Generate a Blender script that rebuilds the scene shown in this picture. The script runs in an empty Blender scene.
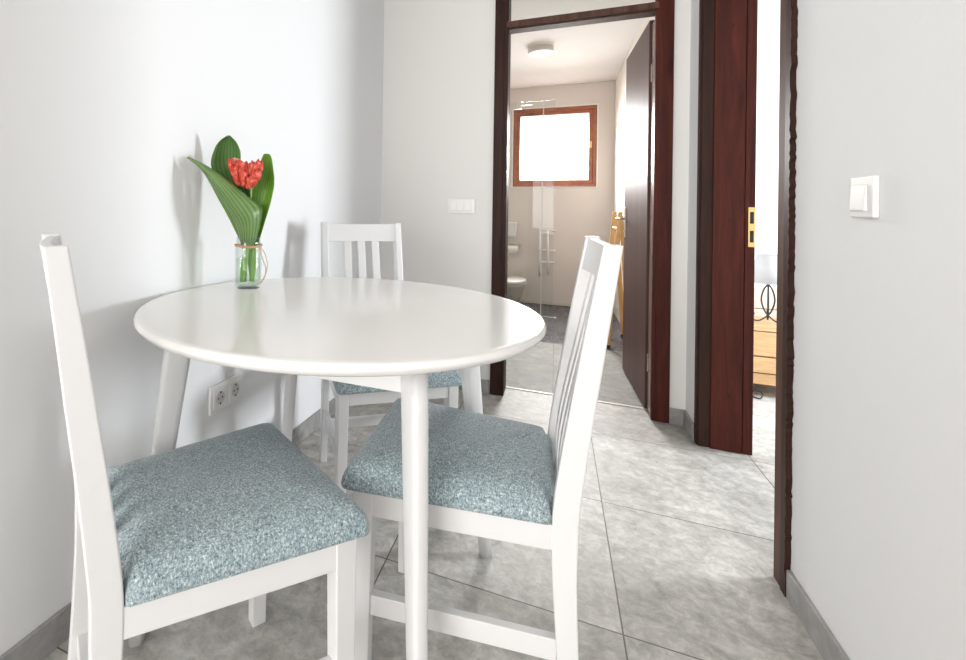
import bpy, bmesh, math, random
from mathutils import Vector, Matrix, noise as mnoise
random.seed(7)
C = bpy.context.scene.collection
SC = bpy.context.scene
PI = math.pi

# ------------------------------------------------------------------ camera
CAM_YAW, CAM_PITCH, CAM_ROLL = -0.42101, 0.00493, 0.01636
fwd = Vector((math.sin(CAM_YAW)*math.cos(CAM_PITCH), math.cos(CAM_YAW)*math.cos(CAM_PITCH), math.sin(CAM_PITCH)))
rt = Vector((math.cos(CAM_YAW), -math.sin(CAM_YAW), 0))
up = rt.cross(fwd)
rr = rt*math.cos(CAM_ROLL) + up*math.sin(CAM_ROLL)
uu = -rt*math.sin(CAM_ROLL) + up*math.cos(CAM_ROLL)
cd = bpy.data.cameras.new('camera')
cam = bpy.data.objects.new('camera', cd); C.objects.link(cam)
cd.sensor_fit = 'HORIZONTAL'; cd.sensor_width = 36
cd.lens = 491.065/966*36
cd.shift_x = (483-335.0)/966
cd.shift_y = -(330-206.05)/966
cd.clip_start = 0.02; cd.clip_end = 60
M4 = Matrix((rr, uu, -fwd)).transposed().to_4x4(); M4.translation = Vector((0, 0, 1.02078))
cam.matrix_world = M4
SC.camera = cam

# ------------------------------------------------------------------ world, light, exposure
w = bpy.data.worlds.new('daylight'); SC.world = w; w.use_nodes = True
bg = w.node_tree.nodes['Background']
bg.inputs[0].default_value = (1.0, 0.99, 0.97, 1); bg.inputs[1].default_value = 3.2
SC.view_settings.view_transform = 'Standard'; SC.view_settings.look = 'None'
SC.view_settings.gamma = 1; SC.view_settings.exposure = 0.12
SC.view_settings.use_curve_mapping = False

def area(name, loc, aim, sx, sy, power, col=(1, 1, 1), spread=PI):
    d = bpy.data.lights.new(name, 'AREA'); d.shape = 'RECTANGLE'; d.size = sx; d.size_y = sy
    d.energy = power; d.color = col; d.spread = spread
    o = bpy.data.objects.new(name, d); C.objects.link(o)
    o.location = loc
    o.rotation_euler = (Vector(aim)-Vector(loc)).to_track_quat('-Z', 'Y').to_euler()
    return o
# daylight through bedroom and bathroom windows; added fill light from behind the camera
area('bedroom_window_daylight', (2.79, 3.06, 1.05), (.6, 2.25, 1.0), .50, .72, 86, (0.91, 0.955, 1.0))
area('rear_fill_light', (-1.6, -4.1, 1.45), (-1.0, 0, 1.2), 3.2, 2.0, 142, (1.0, 0.985, 0.965))
area('bathroom_window_daylight', (-0.04, 6.12, 1.74), (-0.04, 5, 1.15), 0.72, 0.72, 58, (1.0, 0.98, 0.96), 2.1)

# ------------------------------------------------------------------ helpers
def props(o, label=None, cat=None, group=None, kind=None):
    if label: o['label'] = label
    if cat: o['category'] = cat
    if group: o['group'] = group
    if kind: o['kind'] = kind
    return o
def thing(name, label, cat, loc=(0, 0, 0), rz=0, group=None):
    o = bpy.data.objects.new(name, None); C.objects.link(o); o.empty_display_size = .1
    o.location = loc; o.rotation_euler = (0, 0, rz)
    return props(o, label, cat, group)
def obj(name, bm, mat, parent=None, smooth=False, sub=0):
    bmesh.ops.recalc_face_normals(bm, faces=bm.faces[:])
    me = bpy.data.meshes.new(name); bm.to_mesh(me); bm.free()
    for m in (mat if isinstance(mat, (list, tuple)) else [mat]): me.materials.append(m)
    o = bpy.data.objects.new(name, me); C.objects.link(o)
    if smooth:
        for p in me.polygons: p.use_smooth = True
    if sub:
        md = o.modifiers.new('sub', 'SUBSURF'); md.levels = sub; md.render_levels = sub
    if parent: o.parent = parent
    return o
def struct(name, bm, mat, parent=None, **k):
    o = obj(name, bm, mat, parent, **k)
    if not parent: o['kind'] = 'structure'
    return o
def NB(): return bmesh.new()
def bevel(bm, geom_verts, r, seg=2):
    es = set()
    for v in geom_verts: es.update(v.link_edges)
    bmesh.ops.bevel(bm, geom=list(es), offset=r, segments=seg, affect='EDGES', profile=.5, clamp_overlap=True)
def box(bm, x0, x1, y0, y1, z0, z1, r=0, mat=0, seg=2):
    g = bmesh.ops.create_cube(bm, size=1)['verts']
    for v in g:
        v.co = Vector((x0+(v.co.x+.5)*(x1-x0), y0+(v.co.y+.5)*(y1-y0), z0+(v.co.z+.5)*(z1-z0)))
    fs = set(f for v in g for f in v.link_faces)
    for f in fs: f.material_index = mat
    if r: bevel(bm, g, r, seg)
    return bm
def hexa(bm, bot, top, r=0, seg=2):
    vs = [bm.verts.new(p) for p in bot] + [bm.verts.new(p) for p in top]
    n = len(bot)
    bm.faces.new(vs[:n][::-1]); bm.faces.new(vs[n:])
    for i in range(n):
        j = (i+1) % n
        bm.faces.new((vs[i], vs[j], vs[n+j], vs[n+i]))
    if r: bevel(bm, vs, r, seg)
    return bm
def loft(bm, rings, cap=True, closed=True):
    R = [[bm.verts.new(p) for p in ring] for ring in rings]
    n = len(R[0])
    for a, b in zip(R, R[1:]):
        for i in range(n if closed else n-1):
            j = (i+1) % n
            bm.faces.new((a[i], a[j], b[j], b[i]))
    if cap and closed:
        bm.faces.new(R[0][::-1]); bm.faces.new(R[-1])
    return R
def circ(cx, cy, z, r, n=32, ry=None):
    return [(cx+r*math.cos(2*PI*i/n), cy+(ry or r)*math.sin(2*PI*i/n), z) for i in range(n)]
def lathe(bm, prof, n=32, cx=0, cy=0, cap=True):
    return loft(bm, [circ(cx, cy, z, max(r, 1e-4), n) for r, z in prof], cap)
def tube(bm, pts, r, n=8, cap=True):
    pts = [Vector(p) for p in pts]; rings = []
    rs = r if isinstance(r, (list, tuple)) else [r]*len(pts)
    prev = None
    for i, p in enumerate(pts):
        t = (pts[min(i+1, len(pts)-1)]-pts[max(i-1, 0)]).normalized()
        a = prev if prev else (Vector((0, 0, 1)) if abs(t.z) < .9 else Vector((1, 0, 0)))
        s = t.cross(a).normalized(); u = s.cross(t).normalized(); prev = u
        rings.append([p+s*rs[i]*math.cos(2*PI*k/n)+u*rs[i]*math.sin(2*PI*k/n) for k in range(n)])
    return loft(bm, rings, cap)
def bez(P, n=16):
    """Catmull-Rom through the points"""
    P = [Vector(p) for p in P]; Q = [2*P[0]-P[1]] + P + [2*P[-1]-P[-2]]
    out = []
    for i in range(1, len(Q)-2):
        for k in range(n):
            t = k/n; a, b, c, d = Q[i-1:i+3]
            out.append(.5*((2*b)+(c-a)*t+(2*a-5*b+4*c-d)*t*t+(3*b-a-3*c+d)*t**3))
    out.append(P[-1]); return out

# ------------------------------------------------------------------ materials
def mat(name, col=(.8, .8, .8), rough=.5, metal=0, spec=.5, coat=0):
    m = bpy.data.materials.new(name); m.use_nodes = True
    p = m.node_tree.nodes['Principled BSDF']
    p.inputs['Base Color'].default_value = (*col, 1); p.inputs['Roughness'].default_value = rough
    p.inputs['Metallic'].default_value = metal; p.inputs['Specular IOR Level'].default_value = spec
    if coat: p.inputs['Coat Weight'].default_value = coat; p.inputs['Coat Roughness'].default_value = .08
    return m
class G:
    def __init__(s, m): s.t = m.node_tree; s.n = s.t.nodes; s.l = s.t.links; s.p = s.n['Principled BSDF']
    def node(s, typ, **k):
        x = s.n.new(typ)
        for a, b in k.items(): setattr(x, a, b)
        return x
    def co(s, scale=(1, 1, 1), loc=(0, 0, 0), rot=(0, 0, 0)):
        t = s.node('ShaderNodeTexCoord'); m = s.node('ShaderNodeMapping')
        m.inputs['Scale'].default_value = scale; m.inputs['Location'].default_value = loc; m.inputs['Rotation'].default_value = rot
        s.l.new(t.outputs['Object'], m.inputs[0]); return m.outputs[0]
    def noise(s, co, scale, detail=4, rough=.5, dist=0):
        n = s.node('ShaderNodeTexNoise'); s.l.new(co, n.inputs['Vector'])
        n.inputs['Scale'].default_value = scale; n.inputs['Detail'].default_value = detail
        n.inputs['Roughness'].default_value = rough; n.inputs['Distortion'].default_value = dist
        return n.outputs['Fac']
    def ramp(s, f, stops):
        r = s.node('ShaderNodeValToRGB'); s.l.new(f, r.inputs[0])
        e = r.color_ramp.elements
        while len(e) < len(stops): e.new(.5)
        for a, (p, c) in zip(e, stops): a.position = p; a.color = (*c, 1) if len(c) == 3 else c
        return r.outputs[0]
    def mix(s, f, a, b, mode='MIX'):
        x = s.node('ShaderNodeMix', data_type='RGBA', blend_type=mode)
        for sock, v in ((x.inputs[0], f), (x.inputs[6], a), (x.inputs[7], b)):
            if hasattr(v, 'is_linked'): s.l.new(v, sock)
            elif isinstance(v, (int, float)): sock.default_value = v
            else: sock.default_value = (*v, 1)
        return x.outputs[2]
    def math(s, op, a, b=None):
        x = s.node('ShaderNodeMath', operation=op)
        for i, v in enumerate((a, b)):
            if v is None: continue
            if hasattr(v, 'is_linked'): s.l.new(v, x.inputs[i])
            else: x.inputs[i].default_value = v
        return x.outputs[0]
    def bump(s, h, strength=.2, dist=.002):
        b = s.node('ShaderNodeBump'); b.inputs['Strength'].default_value = strength; b.inputs['Distance'].default_value = dist
        s.l.new(h, b.inputs['Height']); s.l.new(b.outputs[0], s.p.inputs['Normal'])
    def base(s, c): s.l.new(c, s.p.inputs['Base Color'])
    def rough(s, c): s.l.new(c, s.p.inputs['Roughness'])

def plaster(name, col, bscale=120, bs=.25, dist=.0012):
    m = mat(name, col, .85, spec=.25); g = G(m); c = g.co()
    n = g.noise(c, bscale, 5, .6); g.bump(n, bs, dist)
    return m
WALL = plaster('white wall paint', (.845, .85, .855), 90, .15)
WALLR = plaster('rough white wall paint', (.83, .83, .83), 150, .5, .002)
WALLF = plaster('warm white wall paint', (.83, .815, .79), 90, .12)
BATHW = plaster('greige bathroom plaster', (.69, .635, .59), 60, .15)
CEIL = plaster('ceiling paint', (.80, .78, .76), 60, .1)

def tiles(name, gx, gy, s, dark, mid, light, grout, rough=.52, gw=.0019):
    m = mat(name, mid, rough, spec=.22); g = G(m); c = g.co()
    sep = g.node('ShaderNodeSeparateXYZ'); g.l.new(c, sep.inputs[0])
    ux = g.math('DIVIDE', g.math('SUBTRACT', sep.outputs[0], gx), s); uy = g.math('DIVIDE', g.math('SUBTRACT', sep.outputs[1], gy), s)
    fx = g.math('ABSOLUTE', g.math('SUBTRACT', g.math('FRACT', g.math('ADD', ux, 50.0)), .5))
    fy = g.math('ABSOLUTE', g.math('SUBTRACT', g.math('FRACT', g.math('ADD', uy, 50.0)), .5))
    line = g.math('GREATER_THAN', g.math('MAXIMUM', fx, fy), .5-gw/s)
    cmb = g.node('ShaderNodeCombineXYZ')
    g.l.new(g.math('FLOOR', ux), cmb.inputs[0]); g.l.new(g.math('FLOOR', uy), cmb.inputs[1])
    wn = g.node('ShaderNodeTexWhiteNoise', noise_dimensions='3D'); g.l.new(cmb.outputs[0], wn.inputs[0])
    off = g.node('ShaderNodeVectorMath', operation='ADD'); sc = g.node('ShaderNodeVectorMath', operation='SCALE')
    g.l.new(wn.outputs['Color'], sc.inputs[0]); sc.inputs['Scale'].default_value = 9
    g.l.new(c, off.inputs[0]); g.l.new(sc.outputs[0], off.inputs[1]); v = off.outputs[0]
    big = g.noise(v, 2.6, 8, .62, .6); fine = g.noise(v, 26, 8, .7, .4); vein = g.noise(v, 5.5, 10, .72, 1.8)
    col = g.ramp(big, [(.28, dark), (.5, mid), (.72, light)])
    col = g.mix(.36, col, g.ramp(fine, [(.32, (.12, .12, .12)), (.5, (.5, .5, .5)), (.64, (.85, .85, .85))]), 'OVERLAY')
    col = g.mix(.22, col, g.ramp(vein, [(.40, (.2, .2, .2)), (.5, (.52, .52, .52)), (.58, (.76, .76, .76))]), 'OVERLAY')
    pv = g.noise(v, 70, 6, .75); col = g.mix(g.ramp(pv, [(.34, (.8, .8, .8)), (.42, (0, 0, 0))]), col, dark)
    tint = g.ramp(wn.outputs['Value'], [(0, (.46, .46, .455)), (1, (.54, .54, .54))])
    col = g.mix(.6, col, tint, 'OVERLAY')
    col = g.mix(line, col, grout); g.base(col)
    g.rough(g.math('ADD', g.math('MULTIPLY', fine, .25), rough-.12))
    g.bump(g.math('SUBTRACT', g.math('MULTIPLY', fine, .25), g.math('MULTIPLY', line, 1.0)), .25, .0015)
    return m
GX, GY = 0.1645, 2.582
FLOOR = tiles('grey stone tile', GX, GY, .6, (.36, .345, .315), (.45, .435, .405), (.56, .545, .52), (.14, .12, .10))
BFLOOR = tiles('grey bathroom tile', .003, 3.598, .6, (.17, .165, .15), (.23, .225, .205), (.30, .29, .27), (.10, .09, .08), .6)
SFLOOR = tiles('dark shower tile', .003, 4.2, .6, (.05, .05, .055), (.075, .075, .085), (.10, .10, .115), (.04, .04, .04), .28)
def stone(name, a, b):
    m = mat(name, a, .5); g = G(m); c = g.co(); n = g.noise(c, 14, 8, .7, .5)
    g.base(g.ramp(n, [(.3, a), (.7, b)])); g.bump(n, .15, .002); return m
SKIRT = stone('grey stone skirting', (.24, .235, .23), (.40, .39, .38))

def wood(name, a, b, rough=.3, scale=(14, 14, 1.0), coat=0, bs=.06, spec=.5):
    m = mat(name, a, rough, coat=coat, spec=spec); g = G(m); c = g.co(scale)
    n1 = g.noise(c, 2.2, 6, .6, .8); n2 = g.noise(c, 9, 6, .7, .2)
    col = g.mix(.35, g.ramp(n1, [(.25, a), (.75, b)]), g.ramp(n2, [(.3, (.25, .25, .25)), (.7, (.75, .75, .75))]), 'OVERLAY')
    g.base(col); g.bump(n2, bs, .001); return m
MAHOG = wood('dark mahogany', (.030, .008, .006), (.10, .022, .013), .48, spec=.14)
MAHOG_D = wood('darkest mahogany', (.018, .009, .007), (.05, .018, .012), .5, spec=.16)
MAHOG_M = wood('brown mahogany', (.05, .022, .016), (.13, .062, .042), .62, spec=.25)  # paler brown than the other mahogany tones
WINWOOD = wood('red brown window wood', (.26, .075, .035), (.42, .14, .065), .3, (3, 3, 3))
PINE = wood('pale pine', (.50, .29, .13), (.64, .42, .22), .45, (1.2, 12, 12))
PINEW = wood('whitewashed pine', (.62, .56, .47), (.74, .69, .61), .5, (1.2, 12, 12))
PINEV = wood('honey pine', (.50, .28, .09), (.66, .42, .18), .45)
WHITE = mat('white lacquer', (.72, .715, .715), .32, spec=.45)
WHITET = mat('white table lacquer', (.88, .865, .84), .13, spec=.5)
PLASTIC = mat('white plastic', (.83, .82, .80), .3)
PLASTICD = mat('socket recess grey', (.62, .61, .60), .4)
PLASTICG = mat('grey plate edge', (.42, .41, .40), .4)
HOLE = mat('dark hole', (.02, .02, .02), .7)
METAL = mat('brushed steel', (.62, .58, .52), .28, 1)
BRASS = mat('brass', (.68, .47, .18), .3, 1)
IRON = mat('black wrought iron', (.025, .02, .018), .5)
CERAM = mat('white ceramic', (.82, .81, .79), .1)
CERAMG = mat('toilet grey ceramic', (.52, .49, .44), .15)
SHADE = mat('white lamp shade', (.45, .445, .44), .8)
PAPER = mat('white paper', (.84, .83, .81), .9)
BLACKR = mat('black rubber', (.03, .03, .03), .6)
TWINE = mat('jute twine', (.52, .34, .19), .9)
def fabric():
    m = mat('blue grey melange fabric', (.26, .36, .40), .95, spec=.15); g = G(m); c = g.co()
    cx = g.co((1, 2.4, 1)); cy = g.co((2.4, 1, 1))
    a = g.noise(cx, 190, 4, .85); b = g.noise(cy, 170, 4, .85); d = g.noise(c, 60, 3, .6)
    f = g.math('ADD', g.math('MULTIPLY', a, .5), g.math('MULTIPLY', b, .5))
    col = g.ramp(f, [(.39, (.05, .085, .105)), (.46, (.21, .285, .32)), (.54, (.39, .465, .49)), (.61, (.80, .83, .80))])
    col = g.mix(.35, col, g.ramp(d, [(.35, (.36, .36, .37)), (.65, (.62, .62, .60))]), 'OVERLAY')
    g.base(col); g.bump(f, .6, .002)
    g.p.inputs['Sheen Weight'].default_value = .25; g.p.inputs['Sheen Roughness'].default_value = .5
    return m
FABRIC = fabric()
def glass(name, tint=(1, 1, 1), refl=.6):
    m = bpy.data.materials.new(name); m.use_nodes = True; t = m.node_tree; t.nodes.clear()
    o = t.nodes.new('ShaderNodeOutputMaterial'); tr = t.nodes.new('ShaderNodeBsdfTransparent'); gl = t.nodes.new('ShaderNodeBsdfGlossy')
    fr = t.nodes.new('ShaderNodeLayerWeight'); pw = t.nodes.new('ShaderNodeMath'); pw.operation = 'POWER'; pw.inputs[1].default_value = 4; ad = t.nodes.new('ShaderNodeMath'); ad.operation = 'ADD'; ad.inputs[1].default_value = .04; mx = t.nodes.new('ShaderNodeMixShader'); mu = t.nodes.new('ShaderNodeMath'); mu.operation = 'MULTIPLY'
    tr.inputs[0].default_value = (*tint, 1); gl.inputs['Roughness'].default_value = .02; fr.inputs['Blend'].default_value = .5
    mu.inputs[1].default_value = refl
    t.links.new(fr.outputs['Facing'], pw.inputs[0]); t.links.new(pw.outputs[0], ad.inputs[0]); t.links.new(ad.outputs[0], mu.inputs[0]); t.links.new(mu.outputs[0], mx.inputs[0]); t.links.new(tr.outputs[0], mx.inputs[1]); t.links.new(gl.outputs[0], mx.inputs[2])
    t.links.new(mx.outputs[0], o.inputs[0]); return m
GLASS = glass('clear glass', (.97, .985, .98))
SHGLASS = glass('shower glass', (.95, .965, .965), .3)
JARG = glass('jar glass', (.95, .97, .96), 1.0)
WATER = glass('water', (.93, .98, .90), .5)
def leafm(name, a, b, vein, tr=.3):
    m = mat(name, a, .38); g = G(m)
    uv = g.node('ShaderNodeTexCoord'); mp = g.node('ShaderNodeMapping'); g.l.new(uv.outputs['UV'], mp.inputs[0])
    wv = g.node('ShaderNodeTexWave'); wv.inputs['Scale'].default_value = 2.6; wv.inputs['Distortion'].default_value = .6; wv.inputs['Detail'].default_value = 1
    g.l.new(mp.outputs[0], wv.inputs[0])
    n = g.noise(g.co(), 18, 4, .6)
    col = g.mix(g.math('MULTIPLY', wv.outputs['Fac'], .65), g.ramp(n, [(.3, a), (.7, b)]), vein); g.base(col)
    g.bump(wv.outputs['Fac'], .25, .001)
    tl = g.node('ShaderNodeBsdfTranslucent'); g.l.new(col, tl.inputs[0]); mx = g.node('ShaderNodeMixShader'); mx.inputs[0].default_value = tr
    g.l.new(g.p.outputs[0], mx.inputs[1]); g.l.new(tl.outputs[0], mx.inputs[2]); g.l.new(mx.outputs[0], g.n['Material Output'].inputs[0])
    return m
LEAF = leafm('green leaf', (.10, .22, .05), (.17, .31, .085), (.33, .47, .20))
LEAFD = leafm('dark green leaf', (.055, .16, .035), (.10, .24, .05), (.19, .33, .10))
LEAFB = leafm('bright green leaf', (.12, .30, .025), (.20, .40, .04), (.27, .48, .09), .4)
STEM = mat('green stem', (.22, .42, .08), .4)
PETAL = mat('red petal', (.68, .07, .045), .5)
_g = G(PETAL); _g.base(_g.ramp(_g.noise(_g.co(), 95, 3, .6, .6), [(.32, (.50, .03, .02)), (.52, (.70, .08, .045)), (.70, (.85, .30, .20))]))
PETALY = mat('pale petal tip', (.75, .40, .22), .5)
PANE = glass('window pane', (1, 1, 1), .3)

# ------------------------------------------------------------------ room shell
RW, FY, BY = 0.589, 2.872, 5.92          # right wall face, far wall face, bathroom end wall
WT = 0.13                                # far wall thickness
DL, DR = -0.246, 0.448                   # bathroom door opening
TRZ0, TRZ1 = 1.998, 2.070                # transom bar
H = 2.55
def lx(y): return -1.035 + .0315*(y-1.0)  # left wall face, slightly out of square
BX0, BX1 = -1.02, 0.565
# floor
bm = NB()
bm.faces.new([bm.verts.new(p) for p in ((-4.2, -4.3, 0), (4.0, -4.3, 0), (4.0, FY+.145, 0), (-4.2, FY+.145, 0))])
bm.faces.new([bm.verts.new(p) for p in ((.62, FY+.145, 0), (4.0, FY+.145, 0), (4.0, 4.2, 0), (.62, 4.2, 0))])
struct('floor', bm, FLOOR)
bm = NB(); bm.faces.new([bm.verts.new(p) for p in ((BX0-.1, FY+.145, -.002), (.62, FY+.145, -.002), (.62, 4.2, -.002), (BX0-.1, 4.2, -.002))])
f = bm.faces.new([bm.verts.new(p) for p in ((BX0-.1, 4.2, -.002), (.62, 4.2, -.002), (.62, BY+.1, -.002), (BX0-.1, BY+.1, -.002))]); f.material_index = 1
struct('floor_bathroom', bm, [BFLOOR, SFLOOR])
bm = NB(); box(bm, DL-.002, DR+.002, FY+.132, FY+.150, -.004, .004, .001)
struct('trim_1', bm, mat('pale threshold strip', (.62, .58, .50), .4))
# ceilings
bm = NB(); box(bm, -4.2, 4.0, -4.3, FY, H, H+.1); box(bm, .62, 4.0, FY, 4.2, H, H+.1); struct('ceiling', bm, CEIL)
bm = NB(); box(bm, BX0-.1, .62, FY, BY+.1, 2.415, 2.53); struct('ceiling_bathroom', bm, CEIL)
# left wall
bm = NB(); hexa(bm, [(lx(.25), .25, 0), (lx(FY), FY, 0), (lx(FY)-.12, FY, 0), (lx(.25)-.12, .25, 0)],
                    [(lx(.25), .25, H), (lx(FY), FY, H), (lx(FY)-.12, FY, H), (lx(.25)-.12, .25, H)])
struct('wall_left', bm, WALL)
# far wall with the bathroom door opening
bm = NB()
box(bm, -1.1, -.30, FY, FY+WT, 0, H); box(bm, .505, RW+.03, FY, FY+WT, 0, H); box(bm, -.30, .505, FY, FY+WT, 2.44, H)
struct('wall_far', bm, WALLF)
# right wall with the bedroom door opening
DN, DF = 1.787, 2.665
bm = NB()
box(bm, RW, RW+.19, -4.2, DN-.03, 0, H); box(bm, RW, RW+.19, DF+.02, FY, 0, H); box(bm, RW, RW+.19, DN-.03, DF+.02, 2.17, H)
struct('wall_right', bm, WALLR)
# unseen living space, made large and opened wide at the back for even fill
bm = NB(); box(bm, -4.1, lx(.25)-.12, .25, .37, 0, H); struct('wall_living_far', bm, WALL)
bm = NB(); box(bm, -4.2, -4.1, -4.2, .37, 0, H); struct('wall_living_left', bm, WALL)
bm = NB()
box(bm, -4.1, -3.3, -4.3, -4.15, 0, H); box(bm, .1, RW+.19, -4.3, -4.15, 0, H); box(bm, -3.3, .1, -4.3, -4.15, 2.45, H); box(bm, -3.3, .1, -4.3, -4.15, 0, .4)
struct('wall_back', bm, WALL)
# bedroom shell
bm = NB()
box(bm, RW+.19, 4.0, 3.95, 4.1, 0, H)
struct('wall_bedroom_far', bm, WALL)
bm = NB(); box(bm, RW+.19, 4.0, .7, .82, 0, H); struct('wall_bedroom_near', bm, WALL)
bm = NB()
box(bm, 2.82, 2.97, .82, 2.75, 0, H); box(bm, 2.82, 2.97, 3.60, 3.95, 0, H); box(bm, 2.82, 2.97, 2.75, 3.60, 0, .65); box(bm, 2.82, 2.97, 2.75, 3.60, 1.8, H)
struct('wall_bedroom_right', bm, WALL)
bm = NB(); box(bm, RW+.03, RW+.19, FY, 3.95, 0, H); struct('wall_bedroom_left', bm, WALL)
# bathroom shell
bm = NB(); box(bm, BX0-.1, BX0, FY+WT, BY+.12, 0, 2.53); struct('wall_bathroom_left', bm, BATHW)
bm = NB(); box(bm, BX1, BX1+.05, FY+WT, BY+.12, 0, 2.53); struct('wall_bathroom_right', bm, plaster('light bathroom plaster', (.80, .75, .69), 60, .15))
WX0, WX1, WZ0, WZ1 = -.444, .400, 1.300, 2.176
bm = NB()
box(bm, BX0, WX0, BY, BY+.12, 0, 2.53); box(bm, WX1, BX1, BY, BY+.12, 0, 2.53); box(bm, WX0, WX1, BY, BY+.12, 0, WZ0); box(bm, WX0, WX1, BY, BY+.12, WZ1, 2.53)
struct('wall_bathroom_far', bm, BATHW)
# reveal edge of the bathroom window, its lit plaster painted whiter
bm = NB(); e = .012
for a in ((WX0-e, WX1+e, WZ1, WZ1+e), (WX0-e, WX1+e, WZ0-e*.5, WZ0), (WX0-e, WX0, WZ0, WZ1), (WX1, WX1+e, WZ0, WZ1)):
    box(bm, a[0], a[1], BY-.006, BY, a[2], a[3], .002)
struct('trim_2', bm, mat('lit window reveal', (.85, .82, .78), .5))
# skirtings
SH = .075
def run(name, pts, t=.011, h=SH):
    """skirting boards along wall runs: list of (x0,y0,x1,y1,nx,ny)"""
    bm = NB()
    for x0, y0, x1, y1, nx, ny in pts:
        b = [(x0, y0, .0), (x1, y1, .0), (x1+nx*t, y1+ny*t, .0), (x0+nx*t, y0+ny*t, .0)]
        hexa(bm, b, [(p[0], p[1], h) for p in b], .0015, 1)
    struct(name, bm, SKIRT)
run('baseboard_left', [(lx(.25), .25, lx(FY), FY, 1, 0)])
run('baseboard_far', [(lx(FY)+.011, FY, -.322, FY, 0, -1), (.520, FY, RW, FY, 0, -1)])
run('baseboard_right', [(RW, -4.1, RW, 1.705, -1, 0), (RW, 2.694, RW, FY-.011, -1, 0)])
bm = NB(); box(bm, BX0, BX1, BY-.010, BY, 0, .035, .002); struct('baseboard_bathroom', bm, mat('pale tile trim', (.66, .61, .55), .4))

# ------------------------------------------------------------------ door 1: bathroom door
d1 = bpy.data.objects.new('door_1', None); C.objects.link(d1); d1['kind'] = 'structure'; d1.location = (0, FY, 0)
def dbox(name, boxes, m, parent=d1, r=.003):
    bm = NB()
    for b in boxes: box(bm, *b, r)
    return obj(name, bm, m, parent)
dbox('door_jamb', [(-.318, DL-.020, -.014, .0, .0, 2.46), (DL-.022, DL, -.011, WT+.012, .0, 2.44)], MAHOG_D)
dbox('door_jamb', [(DR+.012, .522, -.014, .0, .0, 2.46), (DR+.02, DR+.05, -.011, WT+.012, .0, 2.44)], MAHOG)
dbox('rebate_strip', [(DR, DR+.02, .028, .11, 0.004, 2.0)], mat('painted sheen rebate', (.30, .20, .18), .25), r=.002)  # reflection on the rebate painted in as a paler brown
dbox('door_stop', [(DR-.002, DR+.022, -.011, .026, 0.0, 2.44)], MAHOG)
dbox('head_jamb', [(DL-.03, DR+.03, -.014, WT, 2.38, 2.46)], MAHOG)
dbox('transom_bar', [(DL-.01, DR+.01, -.013, .035, TRZ0+.042, TRZ1+.002), (DL-.01, DR+.01, .02, WT-.03, TRZ0+.038, TRZ1-.004)], MAHOG_M)
dbox('transom_pane', [(DL, DR, .055, .059, TRZ1, 2.38)], GLASS, r=0)
st = dbox('strike_plate', [(DL-.0005, DL+.002, .118, .139, .715, .83)], BRASS, r=.0008)
bm = NB(); box(bm, DL+.001, DL+.0025, .122, .134, .735, .765); box(bm, DL+.001, DL+.0025, .122, .134, .785, .80); obj('strike_hole', bm, HOLE, st)
# the open leaf
leaf_len = .715; hx, hy = DR-.010, .122
ang = math.atan2(.70, -.022)
lf = bpy.data.objects.new('door_leaf_pivot', None)
bm = NB(); box(bm, 0, leaf_len, -.040, 0, .008, 2.028, .003)
LEAFM = wood('mahogany door leaf', (.055, .022, .018), (.11, .045, .036), .5, (10, 10, .7), spec=.3)
leaf = obj('door_leaf', bm, LEAFM, d1); leaf.location = (hx, hy, 0); leaf.rotation_euler = (0, 0, ang)
# lever handle on the face turned to the room (local +y) and on the other face
def lever(side):
    s = 1 if side > 0 else -1; y0 = 0 if side > 0 else -.040
    bm = NB()
    y1 = y0+s*.006; box(bm, leaf_len-.065, leaf_len-.03, min(y0, y1), max(y0, y1), .865, 1.06, .002)
    tube(bm, [(leaf_len-.047, y0, .985), (leaf_len-.047, y0+s*.048, .985)], .009, 12)
    tube(bm, [(leaf_len-.047, y0+s*.048, .985), (leaf_len-.08, y0+s*.052, .985), (leaf_len-.165, y0+s*.050, .987)], [.009, .0085, .007], 12)
    tube(bm, [(leaf_len-.047, y0+s*.005, .905), (leaf_len-.047, y0+s*.012, .905)], .006, 10)
    obj('door_handle', bm, METAL, leaf, smooth=False)
lever(1); lever(-1)
bm = NB()
for z in (.25, 1.75): tube(bm, [(hx+.014, hy-.006, z-.045), (hx+.014, hy-.006, z+.045)], .007, 10)
obj('hinge', bm, METAL, d1)
bm = NB()
for z in (.22, .29, 1.0, 1.72, 1.80):
    tube(bm, [(DR-.0005, .07, z), (DR-.002, .07, z)], .005, 10)
obj('screw_plug', bm, HOLE, d1)

# ------------------------------------------------------------------ door 2: bedroom door frame (its leaf is out of sight inside the bedroom)
d2 = bpy.data.objects.new('door_2', None); C.objects.link(d2); d2['kind'] = 'structure'; d2.location = (RW, 0, 0)
dbox('door_casing', [(-.012, .012, 1.735, DN, 0, 2.26)], MAHOG_M, d2)
bm = NB()          # ragged painted edge between casing and wall
zs = 0; rng = random.Random(3); ring = []
pa = []; 
while zs < 2.26:
    pa.append((1.708+rng.uniform(-.006, .004), zs)); zs += rng.uniform(.006, .022)
a = [bm.verts.new((-.0135, y, z)) for y, z in pa]; b = [bm.verts.new((-.0135, 1.738, z)) for y, z in pa]
c_ = [bm.verts.new((.002, y, z)) for y, z in pa]
for i in range(len(pa)-1):
    bm.faces.new((a[i], a[i+1], b[i+1], b[i])); bm.faces.new((a[i], c_[i], c_[i+1], a[i+1]))
obj('ragged_paint_edge', bm, MAHOG_D, d2)
dbox('door_casing', [(-.005, .012, DF-.012, 2.692, 0, 2.26), (.0, .045, DF-.022, DF+.02, 0, 2.2)], MAHOG_D, d2)
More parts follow.
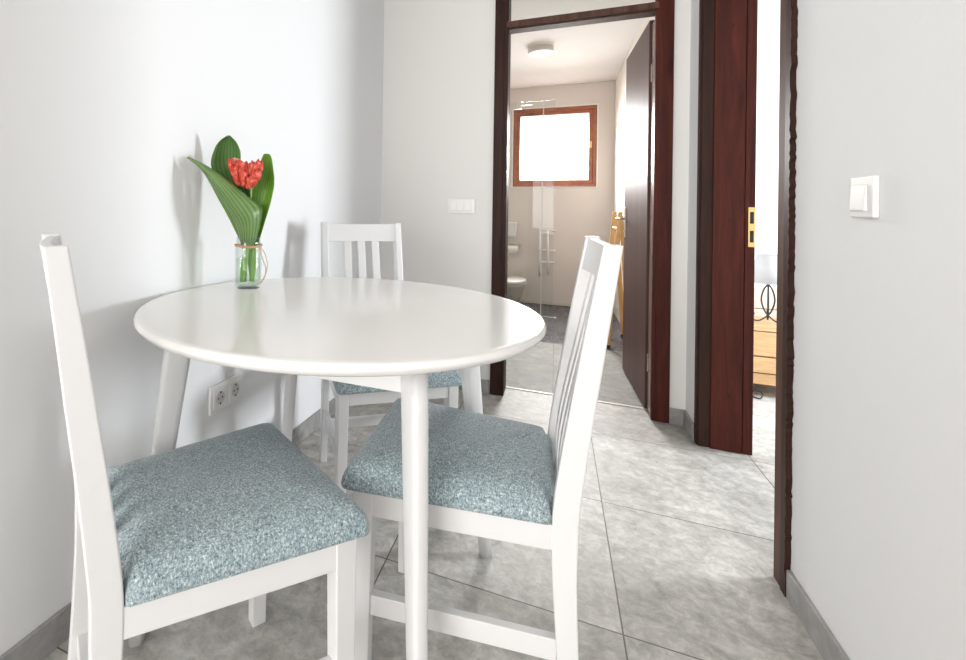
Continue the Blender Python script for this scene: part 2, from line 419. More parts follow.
dbox('door_jamb', [(.042, .152, DF-.030, DF+.018, 0.0, 2.2), (.155, .190, DF-.028, DF+.018, 0.0, 2.2), (.15, .158, DF-.022, DF+.018, 0, 2.2)], MAHOG, d2, .003)
dbox('door_jamb', [(.0, .190, DN-.03, DN, 0.0, 2.2)], MAHOG, d2)
dbox('head_jamb', [(-.005, .19, DN-.078, 2.692, 2.17, 2.26)], MAHOG, d2)
st = dbox('strike_plate', [(.166, .188, DF-.0305, DF-.0275, .885, 1.055)], BRASS, d2, .001)
bm = NB(); box(bm, .171, .184, DF-.0312, DF-.030, .905, .955); box(bm, .171, .184, DF-.0312, DF-.030, .985, 1.035); obj('strike_hole', bm, HOLE, st)
bm = NB()
for z in (.24, 1.0, 1.843): tube(bm, [(.105, DF-.030, z), (.105, DF-.033, z)], .006, 12)
obj('screw_plug', bm, MAHOG_D, d2)

# ------------------------------------------------------------------ window 1: bathroom window
w1 = bpy.data.objects.new('window_1', None); C.objects.link(w1); w1['kind'] = 'structure'; w1.location = (0, BY, 0)
def frame_boxes(x0, x1, z0, z1, t, y0, y1):
    return [(x0, x1, y0, y1, z1-t, z1), (x0, x1, y0, y1, z0, z0+t), (x0, x0+t, y0, y1, z0+t, z1-t), (x1-t, x1, y0, y1, z0+t, z1-t)]
dbox('window_frame', frame_boxes(WX0+.001, WX1-.001, WZ0+.001, WZ1-.001, .034, .012, .075), WINWOOD, w1, .004)
sash = dbox('window_sash', frame_boxes(WX0+.034, WX1-.034, WZ0+.034, WZ1-.034, .042, .026, .07), WINWOOD, w1, .004)
dbox('window_pane', [(WX0+.07, WX1-.07, .045, .05, WZ0+.07, WZ1-.07)], PANE, sash, 0)
bm = NB(); box(bm, WX1-.068, WX1-.044, .014, .026, 1.72, 1.79, .002); box(bm, WX1-.125, WX1-.056, -.006, .016, 1.748, 1.762, .003)
obj('window_handle', bm, BRASS, sash)
# window 2: bedroom window and an unseen frame added around the fill opening at the back
def plain_window(n, axis, c0, c1, z0, z1, p):
    o = bpy.data.objects.new(n, None); C.objects.link(o); o['kind'] = 'structure'
    bm = NB()
    for a0, a1, b0, b1 in ((c0, c1, z1-.06, z1), (c0, c1, z0, z0+.06), (c0, c0+.06, z0+.06, z1-.06), (c1-.06, c1, z0+.06, z1-.06)):
        if axis == 'x': box(bm, p, p+.05, a0, a1, b0, b1, .004)
        else: box(bm, a0, a1, p, p+.05, b0, b1, .004)
    obj('window_frame', bm, MAHOG, o)
plain_window('window_2', 'x', 2.75, 3.60, .65, 1.80, 2.86)
plain_window('fill_window', 'y', -3.3, .1, .4, 2.45, -4.25)

# ------------------------------------------------------------------ dining table
T = thing('dining_table', 'round white lacquered dining table on four splayed legs against the left wall', 'table', (-.519, 1.197, 0))
TR, TZ = .506, .769
bm = NB()
prof = [(TR-.045, TZ-.030), (TR-.022, TZ-.029), (TR-.008, TZ-.023), (TR-.001, TZ-.014), (TR, TZ-.010), (TR-.002, TZ-.004), (TR-.007, TZ-.0007), (TR-.02, TZ)]
lathe(bm, prof, 128)
o = obj('tabletop', bm, WHITET, T, smooth=True)
md = o.modifiers.new('n', 'WEIGHTED_NORMAL'); md.keep_sharp = False
bm = NB()
A_ = .262
for x0, x1, y0, y1 in ((-A_, A_, -A_-.020, -A_), (-A_, A_, A_, A_+.020), (-A_-.020, -A_, -A_, A_), (A_, A_+.020, -A_, A_)):
    box(bm, x0, x1, y0, y1, TZ-.100, TZ-.0295, .002)
obj('apron', bm, WHITE, T)
for sx, sy in ((1, -1), (1, 1), (-1, 1), (-1, -1)):
    bm = NB(); n = 20
    d = Vector((sx, sy, 0)).normalized(); t_ = Vector((-d.y, d.x, 0))
    top = Vector((sx*.280, sy*.286, TZ-.0295)); bot = Vector({(1, -1): (.304, -.306, 0), (1, 1): (.345, .327, 0), (-1, 1): (-.345, .32, 0), (-1, -1): (-.362, -.327, 0)}[sx, sy])
    rings = []
    for k in range(9):
        f = k/8; c = bot.lerp(top, f); a = .0165+.0145*min(1, f*1.15); b = .0150+.0045*f
        ring = []
        for i in range(n):
            th = 2*PI*i/n; cs, sn = math.cos(th), math.sin(th)
            ring.append(c+d*a*math.copysign(abs(cs)**.62, cs)+t_*b*math.copysign(abs(sn)**.62, sn))
        rings.append(ring)
    loft(bm, rings); obj('leg', bm, WHITE, T, smooth=True).modifiers.new('n', 'WEIGHTED_NORMAL')

# ------------------------------------------------------------------ dining chairs
CH, CW, CFW, CD = .963, .346, .420, .381     # back height, back width, front width, depth
ZT, ZB = .436, .388
def make_chair(label):
    t = thing('dining_chair', label, 'chair', (0, 0, 0), 0, 'white dining chairs around the round table')
    x0, x1 = -CD/2, CD/2
    # seat cushion
    def outline(ins, z, k=6):
        hf, hr = CFW/2+.010-ins, CW/2+.006-ins
        xr, xf = x0+.001+ins*.5, x1+.027-ins
        cr = .015
        pts = []
        def corner(cx, cy, a0, a1):
            for i in range(k+1):
                a = a0+(a1-a0)*i/k; pts.append((cx+cr*math.cos(a), cy+cr*math.sin(a)))
        corner(xf-cr, hf-cr, 0, PI/2)
        corner(xr+cr*.4, hr-cr, PI/2, PI) if False else pts.extend([(xr+cr*.3, hr), (xr, hr-cr*.3)])
        hi = CW/2-.030-ins; xb = xr-.0025-.0105*max(0, 1-max(0, ins)/.04)
        pts.extend([(xr, hi+.002), (xr-.001, hi), (xb+.002, hi), (xb, hi-.002), (xb, -hi+.002), (xb+.002, -hi), (xr-.001, -hi), (xr, -hi-.002)])
        pts.extend([(xr, -hr+cr*.3), (xr+cr*.3, -hr)])
        corner(xf-cr, -hf+cr, -PI/2, 0)
        # densify long sides
        out = []
        for i, p in enumerate(pts):
            q = pts[(i+1) % len(pts)]; out.append(p); 
            if ins == FLAG: flags.append(math.dist(p, q) > .05)
            if flags[i]:
                m = 8
                for j in range(1, m): out.append((p[0]+(q[0]-p[0])*j/m, p[1]+(q[1]-p[1])*j/m))
        return [(p[0], p[1], z) for p in out]
    flags = []; FLAG = -1e-9
    outline(FLAG, 0)
    bm = NB()
    lay = [(.006, ZT-.001), (.0015, ZT+.002), (0, ZT+.008), (.002, ZT+.020), (.007, ZT+.033), (.017, ZT+.045), (.038, ZT+.056), (.07, ZT+.063), (.12, ZT+.068)]
    R = loft(bm, [outline(i, z) for i, z in lay], cap=False)
    bm.faces.new(R[0][::-1])
    top = R[-1]; cv = bm.verts.new((sum(v.co.x for v in top)/len(top), 0, ZT+.070))
    for i in range(len(top)): bm.faces.new((top[i], top[(i+1) % len(top)], cv))
    obj('seat_cushion', bm, FABRIC, t, smooth=True)
    # rear posts: gently raked above the seat, kicked back below it
    for s in (-1, 1):
        bm = NB(); yo, yi = s*CW/2, s*(CW/2-.026)
        fr = bez([(x0-.030, 0, 0), (x0-.010, 0, .22), (x0, 0, .40), (x0-.008, 0, .52), (x0-.042, 0, .74), (x0-.080, 0, CH)], 5)
        wd = [.030, .038, .0455, .0455, .040, .0315]
        rings = []
        for i, p in enumerate(fr):
            u = i/5; j = min(int(u), 4); wv = wd[j]+(wd[j+1]-wd[j])*(u-j)
            rings.append([(p.x, yo, p.z), (p.x-wv, yo, p.z), (p.x-wv, yi, p.z), (p.x, yi, p.z)])
        loft(bm, rings)
        o = obj('rear_leg_post', bm, WHITE, t); b = o.modifiers.new('b', 'BEVEL'); b.width = .003; b.segments = 2; b.limit_method = 'ANGLE'
    # front legs
    for s in (-1, 1):
        bm = NB(); yo, yi = s*CFW/2, s*(CFW/2-.036)
        a, b_ = min(yo, yi), max(yo, yi)
        ins = .006
        top = [(x1-.0435, a, ZT), (x1, a, ZT), (x1, b_, ZT), (x1-.0435, b_, ZT)]
        bot = [(x1-.0375, a+(ins if s > 0 else 0), 0), (x1-.002, a+(ins if s > 0 else 0), 0), (x1-.002, b_-(0 if s > 0 else ins), 0), (x1-.0375, b_-(0 if s > 0 else ins), 0)]
        hexa(bm, bot, top, .003); obj('front_leg', bm, WHITE, t)
    # rails
    yf, yr = CFW/2-.002, CW/2-.002
    for s in (-1, 1):
        bm = NB(); xa, xb = x0-.004, x1-.040
        b = [(xa, s*yr, ZB), (xb, s*yf, ZB), (xb, s*(yf-.020), ZB), (xa, s*(yr-.020), ZB)]
        hexa(bm, b, [(p[0], p[1], ZT) for p in b], .002); obj('side_rail', bm, WHITE, t)
        bm = NB(); b = [(x0-.012, s*(CW/2-.004), .183), (x1-.036, s*(CFW/2-.006), .183), (x1-.036, s*(CFW/2-.026), .183), (x0-.012, s*(CW/2-.022), .183)]
        hexa(bm, b, [(p[0], p[1], .224) for p in b], .002); obj('side_stretcher', bm, WHITE, t)
    bm = NB(); box(bm, x1-.024, x1-.003, -yf+.034, yf-.034, ZB, ZT, .002); obj('front_rail', bm, WHITE, t)
    bm = NB(); box(bm, x0-.034, x0-.010, -CW/2+.02, CW/2-.02, ZB, ZT+.002, .002); obj('rear_rail', bm, WHITE, t)
    bm = NB(); box(bm, x0-.038, x0-.018, -CW/2+.02, CW/2-.02, .135, .172, .002); obj('rear_stretcher', bm, WHITE, t)
    # curved top rail
    bm = NB(); rings = []
    hw = CW/2-.022
    for k in range(13):
        y = -hw+2*hw*k/12; bow = .014*(1-(y/hw)**2)
        def xx(z): return x0-.080+(CH-z)/(CH-.74)*.038-.004-bow
        z0, z1 = CH-.079, CH-.003-.004*(1-(y/hw)**2)
        rings.append([(xx(z0), y, z0), (xx(z1), y, z1), (xx(z1)-.018, y, z1), (xx(z0)-.018, y, z0)])
    loft(bm, rings); o = obj('top_rail', bm, WHITE, t); b = o.modifiers.new('b', 'BEVEL'); b.width = .003; b.segments = 2; b.limit_method = 'ANGLE'
    # slats
    for y in (-.061, 0, .061):
        bm = NB(); bow = .014*(1-(y/hw)**2)
        P = bez([(x0-.014, y, ZT-.01), (x0-.020, y, .56), (x0-.050-bow*.7, y, .76), (x0-.080+(.075)/(CH-.74)*.038-.006-bow, y, CH-.073)], 5)
        loft(bm, [[(p.x, y-.0155, p.z), (p.x, y+.0155, p.z), (p.x-.010, y+.0155, p.z), (p.x-.010, y-.0155, p.z)] for p in P])
        o = obj('back_slat', bm, WHITE, t); b = o.modifiers.new('b', 'BEVEL'); b.width = .002; b.segments = 2; b.limit_method = 'ANGLE'
    return t
def copy_tree(o, parent=None):
    c = o.copy(); C.objects.link(c)
    if parent: c.parent = parent
    for ch in list(o.children): copy_tree(ch, c)
    return c
chair = make_chair('white dining chair nearest the left wall, its blue grey seat in the lower left foreground')
for i, (x, y, a, lab) in enumerate([
        (-.595, .787, .962, None),
        (-.195, 1.173, 3.18, 'white dining chair right of the table with its back towards the two dark doors'),
        (-.572, 1.717, -.909, 'farthest white dining chair, tucked behind the round table, back showing above the tabletop')]):
    o = chair if i == 0 else copy_tree(chair)
    o.location = (x, y, 0); o.rotation_euler = (0, 0, a)
    if lab: o['label'] = lab

# ------------------------------------------------------------------ jar with leaves and a flower, on the table
VX, VY = -.871, 1.290
TH = TZ
J = thing('glass_jar', 'clear glass jar of water holding leaves and a red flower on the white table', 'jar', (VX, VY, TH))
jr, jh = .0405, .158
bm = NB()
lathe(bm, [(jr-.006, 0), (jr-.001, .004), (jr, .012), (jr, jh-.030), (jr-.003, jh-.022), (jr-.0035, jh-.004), (jr-.001, jh), (jr-.0045, jh+.0005), (jr-.007, jh-.006), (jr-.006, jh-.022), (jr-.0035, jh-.032), (jr-.0035, .016), (jr-.010, .009)], 40)
obj('jar_glass', bm, JARG, J, smooth=True)
bm = NB(); lathe(bm, [(jr-.012, .0095), (jr-.0045, .017), (jr-.0045, .092), (jr-.005, .0922)], 32); obj('water', bm, WATER, J, smooth=True)
bm = NB()
for zz in (0, .0035): 
    tube(bm, [((jr+.001)*math.cos(a), (jr+.001)*math.sin(a), jh-.028+zz+.002*math.sin(2*a)) for a in [2*PI*k/28 for k in range(29)]], .0021, 6)
vr = Vector((.913, .409, 0)); vf = Vector((-.409, .913, 0)); vz = Vector((0, 0, 1))
def fr(a, b, c): return vr*a+vf*b+vz*c      # right, away, up in the jar's own frame
tube(bm, bez([fr(.035, -.022, jh-.028), fr(.052, -.018, jh-.045), fr(.061, -.012, .075), fr(.056, -.02, .040), fr(.044, -.02, .018)], 6), .0013, 6)
tube(bm, bez([fr(.035, -.022, jh-.026), fr(.046, -.024, jh-.06), fr(.058, -.02, .060), fr(.050, -.03, .030), fr(.030, -.038, .012)], 6), .0013, 6)
obj('twine', bm, TWINE, J)

def leaf_obj(name, label, cat, rows, m, group=None, thick=.0012, stemto=None):
    """rows: list of (left point, mid point, right point) along the leaf, each (right, away, up)"""
    t = thing(name, label, cat, (VX, VY, TH), 0, group)
    L = bez([fr(*r[0]) for r in rows], 6); Mi = bez([fr(*r[1]) for r in rows], 6); Rr = bez([fr(*r[2]) for r in rows], 6)
    bm = NB(); uvl = bm.loops.layers.uv.new('UVMap')
    NU = 12; grid = []
    for a, c, b in zip(L, Mi, Rr):
        row = []
        for k in range(NU+1):
            u = k/NU; ctrl = 2*c-.5*(a+b)
            row.append(bm.verts.new((1-u)**2*a+2*u*(1-u)*ctrl+u*u*b))
        grid.append(row)
    n = len(grid)
    for i in range(n-1):
        for k in range(NU):
            f = bm.faces.new((grid[i][k], grid[i][k+1], grid[i+1][k+1], grid[i+1][k]))
            for lp, (uu_, vv_) in zip(f.loops, ((k, i), (k+1, i), (k+1, i+1), (k, i+1))):
                lp[uvl].uv = (uu_/NU, vv_/n*.2)
    o = obj('leaf_blade', bm, m, t, smooth=True)
    s = o.modifiers.new('s', 'SOLIDIFY'); s.thickness = thick
    bm = NB()
    tube(bm, bez(stemto, 5), .0085 if m is LEAFB else .0055, 10)
    obj('leaf_stem', bm, STEM, t, smooth=True)
    return t
S = .00308      # metres per photo pixel at the jar, used to size the leaves
def px(u, v, dep=0): return ((u-245.5)*S, dep, (289.5-v)*S)
# broad front leaf, tip swung out to the left, blade folded to the front
leaf_obj('green_leaf', 'broad green leaf in front in the jar, its tip pointing left', 'leaf', [
    (px(240, 250, -.012), px(245, 249, -.020), px(250, 249, -.010)),
    (px(238, 241, -.018), px(246, 240, -.036), px(255, 236, -.012)),
    (px(234, 226, -.024), px(246, 221, -.058), px(259, 216, -.018)),
    (px(225, 208, -.036), px(238, 207, -.072), px(258, 207, -.020)),
    (px(214, 192, -.048), px(226, 191, -.080), px(244, 196, -.030)),
    (px(206, 178, -.058), px(213, 177, -.080), px(225, 180, -.050)),
    (px(199, 169, -.066), px(203, 169, -.078), px(208, 169, -.064)),
    (px(189, 161, -.078), px(190, 160.6, -.080), px(191, 160.5, -.078))], LEAF, 'leaves in the glass jar',
    stemto=[fr(0, -.010, .125), fr(-.006, -.006, .08), fr(-.010, .0, .02)])
# rolled-under left margin of a second leaf below it
leaf_obj('green_leaf', 'narrow pale green leaf in the jar, lower left under the broad leaf', 'leaf', [
    (px(242, 252, .0), px(244, 251, -.010), px(246, 250, .0)),
    (px(236, 241, .0), px(239, 240, -.014), px(243, 240, -.006)),
    (px(225, 219, -.004), px(230, 217, -.022), px(236, 216, -.012)),
    (px(213, 197, -.010), px(219, 195, -.030), px(226, 195, -.020)),
    (px(205, 181, -.016), px(209, 180, -.030), px(214, 180, -.026)),
    (px(203, 171, -.022), px(204, 170, -.028), px(206, 170, -.026))], LEAFB, 'leaves in the glass jar',
    stemto=[fr(-.004, -.006, .118), fr(-.014, -.004, .07), fr(-.018, .004, .02)])
leaf_obj('green_leaf', 'tall dark green leaf in the jar rising behind the red flower with a rounded tip', 'leaf', [
    (px(240, 248, .012), px(245, 248, .020), px(250, 248, .012)),
    (px(228, 218, .010), px(240, 216, .030), px(252, 214, .012)),
    (px(214, 190, .004), px(229, 188, .034), px(243, 184, .012)),
    (px(206, 166, .000), px(221, 163, .034), px(236, 163, .012)),
    (px(209, 150, .000), px(221, 148, .026), px(235, 151, .010)),
    (px(214, 141, .004), px(222, 139, .016), px(231, 142, .006)),
    (px(221, 135.5, .006), px(223, 135, .008), px(225, 135.5, .006))], LEAFD, 'leaves in the glass jar',
    stemto=[fr(-.002, .012, .13), fr(.002, .010, .08), fr(.010, .012, .02)])
leaf_obj('green_leaf', 'bright green upright leaf in the jar on the right of the red flower', 'leaf', [
    (px(249, 250, .004), px(251, 250, .010), px(254, 249, .004)),
    (px(249, 232, .004), px(254, 231, .018), px(260, 228, .004)),
    (px(246, 208, .006), px(257, 206, .026), px(267, 203, .004)),
    (px(246, 188, .008), px(260, 186, .030), px(270.5, 183, .002)),
    (px(253, 170, .008), px(263, 168, .024), px(269, 167, .002)),
    (px(257, 158, .006), px(263, 157, .014), px(267, 157, .004)),
    (px(259, 153.5, .006), px(262, 153, .008), px(265, 153.5, .006))], LEAFB, 'leaves in the glass jar',
    stemto=[fr(.016, .006, .125), fr(.016, .004, .07), fr(.012, -.004, .02)])
# red flower
Fl = thing('red_flower', 'red ruffled flower head between the green leaves in the glass jar', 'flower', (VX, VY, TH))
bm = NB(); tube(bm, bez([fr(.006, -.004, .36), fr(.004, .0, .22), fr(.006, .002, .10), fr(.016, .008, .02)], 5), .0035, 8); obj('flower_stem', bm, STEM, Fl, smooth=True)
def petal(base, tip, width, cup, m, twist=0):
    b, t = Vector(fr(*base)), Vector(fr(*tip)); ax = t-b; L = ax.length; ax.normalize()
    out = (-vf*1.0+vr*.25*twist).normalized(); sd = ax.cross(out).normalized(); out = sd.cross(ax).normalized()
    bm = NB(); g = []
    for i in range(9):
        f = i/8; wv = width*1.25*(.32+.68*f**.7)*(1-.55*(max(0, f-.80)/.20)**2)
        row = []
        for k in range(7):
            u = k/6*2-1
            q = b+ax*L*f+sd*wv*u+out*(cup*math.sin(PI*f)*(1-u*u)+.35*cup*u*u*f+.0034*math.sin(11*f+5*u+twist*3))
            nz = mnoise.noise_vector(q*70+Vector((twist*3, tip[0]*90, tip[2]*50))); q = q+nz*(.0015+.0075*f*f)+out*(.008*f*f*math.sin(3.2*u+twist*4))
            row.append(bm.verts.new(q))
        g.append(row)
    for i in range(8):
        for k in range(6): bm.faces.new((g[i][k], g[i][k+1], g[i+1][k+1], g[i+1][k]))
    o = obj('petal', bm, m, Fl, smooth=True); s = o.modifiers.new('s', 'SOLIDIFY'); s.thickness = .0009
for (u, v, dep, wd, cup, tw, m) in [
        (226, 160, -.030, .013, .010, -1, PETAL), (232, 158, -.010, .014, .012, .4, PETALY), (239, 162, -.045, .013, .012, 0, PETAL),
        (247, 163, -.030, .013, .010, .6, PETAL), (254, 162, -.034, .014, .012, 1, PETAL), (261, 160, -.020, .015, .010, .8, PETAL),
        (260, 170, -.040, .014, .012, 1.4, PETAL), (252, 177, -.048, .012, .010, 1.2, PETAL), (243, 172, -.056, .011, .012, .2, PETAL),
        (231, 166, -.048, .012, .012, -.6, PETAL), (236, 161, -.020, .014, .010, -.3, PETAL), (257, 165, -.008, .015, .010, .5, PETAL)]:
    petal(px(242+(u-243)*.42, 187+(v-166)*.25, dep*.6-.008), px(242+(u-243)*.84, v, dep), wd, cup, m, tw)

# ------------------------------------------------------------------ switches and sockets
SW = thing('light_switch', 'white single light switch on the right wall beside the bedroom door', 'switch', (RW, 1.372, 1.062))
bm = NB(); box(bm, -.011, 0, -.0415, .0415, -.0425, .0425, .0035, seg=3); obj('switch_plate', bm, PLASTIC, SW)
bm = NB(); hexa(bm, [(-.009, -.021, -.030), (-.009, .037, -.030), (-.009, .037, .026), (-.009, -.021, .026)],
                [(-.0155, -.019, -.028), (-.0155, .035, -.028), (-.0130, .035, .025), (-.0130, -.019, .025)], .002); obj('rocker', bm, PLASTIC, SW)
SP = thing('switch_panel', 'wide white switch panel with three rockers on the far wall left of bathroom door', 'switch', (-.490, FY, 1.046))
bm = NB(); box(bm, -.077, .077, -.010, 0, -.042, .042, .003, seg=3); obj('switch_plate', bm, PLASTIC, SP)
for k in range(3):
    bm = NB(); xk = -.042+k*.042
    hexa(bm, [(xk-.0175, -.0085, -.028), (xk+.0175, -.0085, -.028), (xk+.0175, -.0085, .028), (xk-.0175, -.0085, .028)],
         [(xk-.016, -.0150, -.026), (xk+.016, -.0150, -.026), (xk+.016, -.0105, .026), (xk-.016, -.0105, .026)], .0015); obj('rocker', bm, PLASTIC, SP)
PO = thing('power_outlet', 'white double power outlet low on the left wall under the table', 'socket', (lx(1.387), 1.387, .383), math.atan(-.0315))
bm = NB(); box(bm, 0, .011, -.086, .088, -.046, .046, .003, seg=3); obj('outlet_plate', bm, PLASTIC, PO)
for yk in (-.040, .042):
    bm = NB(); box(bm, .010, .0135, yk-.032, yk+.032, -.033, .033, .003); 
    so = obj('socket', bm, PLASTIC, PO)
    bm = NB()
    tube(bm, [(.0130, yk, 0), (.0142, yk, 0)], .0215, 28); obj('socket_well', bm, PLASTICD, so)
    bm = NB()
    for dy in (-.0095, .0095): tube(bm, [(.0140, yk+dy, 0), (.0150, yk+dy, 0)], .0030, 12)
    for dz in (-.0185, .0185): box(bm, .0140, .0150, yk-.003, yk+.003, dz-.003, dz+.003)
    obj('pin_hole', bm, HOLE, so)

# ------------------------------------------------------------------ bathroom things
CL = thing('ceiling_light', 'round white flush ceiling light on the bathroom ceiling', 'lamp', (-.125, 4.52, 2.415))
bm = NB(); lathe(bm, [(.100, 0), (.102, -.004), (.102, -.040), (.100, -.043)], 40); obj('lamp_rim', bm, mat('lamp rim grey', (.66, .62, .57), .4), CL, smooth=False)
bm = NB(); lathe(bm, [(.098, -.040), (.096, -.047), (.07, -.052), (.02, -.054)], 40)
DIFF = mat('opal diffuser', (.9, .87, .82), .5); DIFF.node_tree.nodes['Principled BSDF'].inputs['Emission Color'].default_value = (1, .95, .88, 1)
DIFF.node_tree.nodes['Principled BSDF'].inputs['Emission Strength'].default_value = .55
obj('lamp_diffuser', bm, DIFF, CL, smooth=True)
# glass shower screen
SG = thing('shower_screen', 'clear glass shower screen standing across the bathroom under the window', 'shower screen', (0, 4.62, 0))
bm = NB(); box(bm, -1.0, -.008, 0, .008, .004, 1.985, .0015); obj('glass_panel', bm, SHGLASS, SG)
bm = NB(); box(bm, -.335, -.285, -.012, .020, 1.925, 1.995, .004); tube(bm, [(-.31, .0, 1.965), (-.19, .0, 1.965)], .008, 10); obj('glass_clamp', bm, METAL, SG)
bm = NB(); box(bm, -.105, -.097, -.001, .009, .004, 1.98, .001); obj('glass_seam', bm, mat('seam strip', (.66, .64, .62), .3), SG)
# white towel rail on the end wall
TRL = thing('towel_rail', 'white tubular towel rail on the bathroom wall below the window', 'towel rail', (-.06, BY-.05, 0))
zz = [.82, .60, .47]
bm = NB(); tube(bm, [(-.085, 0, .31), (-.085, 0, .84)], .010, 10); obj('rail_upright', bm, CERAM, TRL, smooth=True)
bm = NB(); tube(bm, [(.0, -.012, .33), (-.006, -.012, .82)], .011, 10); obj('rail_upright', bm, CERAM, TRL, smooth=True)
for z in zz:
    bm = NB(); tube(bm, [(-.095, 0, z), (.072, 0, z-.002)], .011, 10); tube(bm, [(-.07, 0, z), (-.07, .05, z)], .006, 8); obj('rail_bar', bm, CERAM, TRL, smooth=True)
# dispenser, roll holder, toilet
DS = thing('paper_dispenser', 'small pale dispenser box on the bathroom wall above the toilet', 'dispenser', (-.455, BY-.05, .735))
bm = NB(); hexa(bm, [(-.055, -.05, 0), (.055, -.05, 0), (.055, .05, 0), (-.055, .05, 0)], [(-.065, -.05, .15), (.065, -.05, .15), (.065, .05, .15), (-.065, .05, .15)], .006); obj('dispenser_box', bm, mat('pale grey plastic', (.70, .69, .67), .3), DS)
bm = NB(); box(bm, -.067, .067, -.052, .05, .150, .162, .004); obj('dispenser_lid', bm, PLASTIC, DS)
TP = thing('toilet_roll_holder', 'white toilet roll on its holder in the bathroom, below the dispenser box', 'toilet roll', (-.43, BY-.07, .60))
bm = NB(); tube(bm, [(-.06, 0, 0), (.06, 0, 0)], .052, 24); obj('toilet_roll', bm, PAPER, TP)
bm = NB(); tube(bm, [(-.07, 0, .0), (.075, 0, 0), (.08, 0, .02), (.08, .07, .02)], .006, 8); box(bm, -.065, .085, -.045, .07, .055, .063, .003); obj('holder_bracket', bm, METAL, TP)
TO = thing('toilet', 'wall-hung grey toilet with a white seat at the left of the bathroom', 'toilet', (-.42, 5.52, 0))
bm = NB(); n = 28
def oval(z, a, b, cy): return [(a*math.cos(2*PI*i/n), cy+b*math.sin(2*PI*i/n), z) for i in range(n)]
loft(bm, [oval(.02, .085, .15, .10), oval(.10, .10, .17, .10), oval(.18, .125, .20, .08), oval(.245, .145, .23, .05), oval(.262, .15, .235, .05)]); obj('toilet_bowl', bm, CERAMG, TO, smooth=True)
bm = NB(); loft(bm, [oval(.262, .150, .237, .05), oval(.268, .156, .243, .05), oval(.276, .156, .243, .05), oval(.280, .15, .237, .05)]); obj('toilet_seat', bm, BLACKR if False else PLASTICG, TO, smooth=False)
bm = NB(); loft(bm, [oval(.280, .150, .237, .05), oval(.286, .155, .242, .05), oval(.300, .152, .24, .05), oval(.306, .13, .22, .05)]); obj('toilet_lid', bm, CERAM, TO, smooth=True)
# floor drain
DRN = thing('shower_drain', 'slim steel slot drain in the bathroom floor in front of the shower screen', 'drain', (-.06, 5.24, 0))
bm = NB(); box(bm, -.085, .085, -.03, .03, -.006, .003, .001); obj('drain_cover', bm, METAL, DRN)
bm = NB(); box(bm, -.075, .075, -.012, .008, .002, .0042); obj('drain_slot', bm, HOLE, DRN)
# small wooden folding stand behind the door
LD = thing('folding_stand', 'honey pine folding stand on the bathroom floor behind the open door', 'stand', (.40, 4.27, 0))
def post(a, b, name='stand_leg'):
    bm = NB(); a, b = Vector(a), Vector(b)
    hexa(bm, [a+Vector(q) for q in ((-.020, -.014, 0), (.020, -.014, 0), (.020, .014, 0), (-.020, .014, 0))],
         [b+Vector(q) for q in ((-.014, -.014, 0), (.014, -.014, 0), (.014, .014, 0), (-.014, .014, 0))], .003)
    o = obj(name, bm, PINEV, LD)
    bm = NB(); hexa(bm, [a+Vector(q) for q in ((-.0225, -.0155, 0), (.0225, -.0155, 0), (.0225, .0155, 0), (-.0225, .0155, 0))],
         [a+Vector(q) for q in ((-.0215, -.0155, .018), (.0235, -.0155, .018), (.0235, .0155, .018), (-.0215, .0155, .018))]); obj('rubber_foot', bm, BLACKR, o)
for dy in (0, .40):
    post((-.025, dy, 0), (.053, dy, 1.03)); post((.135, dy+.03, 0), (.060, dy+.03, 1.0))
for z in (.30, .60, .90):
    x = -.025+.078*z/1.03
    bm = NB(); tube(bm, [(x, 0, z), (x, .40, z)], .011, 10); obj('stand_rung', bm, PINEV, LD)

# ------------------------------------------------------------------ bedroom things
NS = thing('nightstand', 'low pine nightstand with a drawer, in the bedroom doorway view', 'nightstand', (1.13, 3.56, 0))
bm = NB(); box(bm, -.24, .24, -.065, .27, .372, .400, .004); obj('nightstand_top', bm, PINE, NS)
bm = NB(); box(bm, -.225, -.205, -.05, .26, .075, .372, .002); box(bm, .205, .225, -.05, .26, .075, .372, .002); box(bm, -.205, .205, .245, .26, .075, .372, .001); box(bm, -.205, .205, -.04, .245, .075, .10, .002); obj('nightstand_body', bm, PINE, NS)
bm = NB(); box(bm, -.20, .20, -.062, -.042, .232, .368, .003); obj('upper_panel', bm, PINE, NS)
bm = NB(); box(bm, -.20, .20, -.075, -.042, .142, .226, .003); dr = obj('drawer', bm, PINE, NS)
bm = NB(); tube(bm, bez([(.005, -.075, .187), (.008, -.095, .187), (.05, -.100, .187), (.092, -.095, .187), (.095, -.075, .187)], 4), .005, 8); obj('drawer_handle', bm, METAL, dr, smooth=True)
bm = NB(); box(bm, -.225, .225, -.066, -.042, .075, .136, .003); obj('lower_board', bm, PINE, NS)
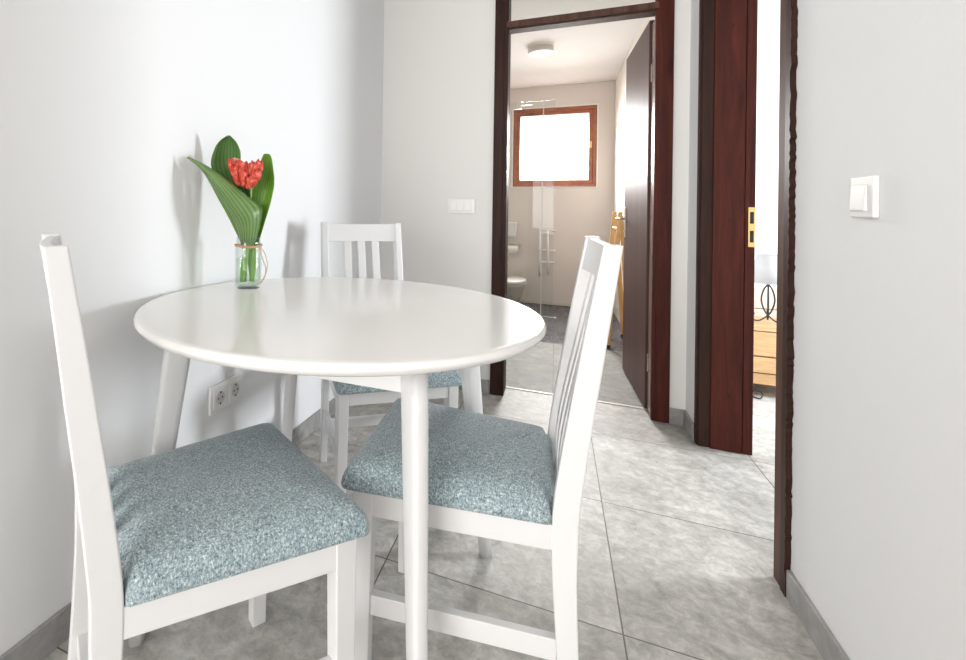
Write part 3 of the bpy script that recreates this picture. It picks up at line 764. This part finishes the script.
for sx in (-.20, .20):
    for sy in (-.02, .23):
        bm = NB(); box(bm, sx-.02, sx+.02, sy-.02, sy+.02, 0, .076, .002); obj('nightstand_foot', bm, PINE, NS)
HBD = thing('headboard', 'whitewashed pine plank headboard behind the bedroom lamp', 'headboard', (1.35, 3.93, 0))
for i in range(4):
    bm = NB(); box(bm, -.52, .6, -.04, 0, .05+i*.13, .05+i*.13+.126, .004); obj('plank', bm, PINEW, HBD)
for xa in (-.54, .58):
    bm = NB(); box(bm, xa, xa+.04, -.05, .01, 0, .60, .004); obj('headboard_post', bm, PINEW, HBD)
LP = thing('table_lamp', 'bedside lamp with white shade and black wrought iron scroll base', 'lamp', (1.132, 3.62, .4))
bm = NB(); loft(bm, [circ(0, 0, .232, .090, 32), circ(0, 0, .395, .052, 32)], cap=False); o = obj('lamp_shade', bm, SHADE, LP, smooth=True); s = o.modifiers.new('s', 'SOLIDIFY'); s.thickness = .002
bm = NB()
tube(bm, [(0, 0, .03), (0, 0, .26)], .0045, 8)
for a in (0, 2*PI/3, 4*PI/3):
    d = Vector((math.cos(a+.25), math.sin(a+.25), 0))
    tube(bm, bez([Vector((0, 0, .225)), d*.022+Vector((0, 0, .19)), d*.034+Vector((0, 0, .13)), d*.018+Vector((0, 0, .07)), -d*.01+Vector((0, 0, .035)),
                  -d*.05+Vector((0, 0, .012)), -d*.085+Vector((0, 0, .022)), -d*.10+Vector((0, 0, .05)), -d*.085+Vector((0, 0, .065)), -d*.072+Vector((0, 0, .052)), -d*.082+Vector((0, 0, .042))], 5), .0042, 8)
obj('lamp_base', bm, IRON, LP, smooth=True)
CB = thing('lamp_cable', 'thin black cable loop lying on the bedroom floor below the nightstand', 'cable', (1.05, 3.44, 0))
bm = NB(); tube(bm, bez([(-.10, .22, .005), (-.05, .10, .005), (.0, .02, .005), (.018, .045, .03), (-.01, .06, .028), (-.06, .0, .005), (-.12, -.04, .005)], 8), .0035, 8); obj('cable', bm, BLACKR, CB, smooth=True)
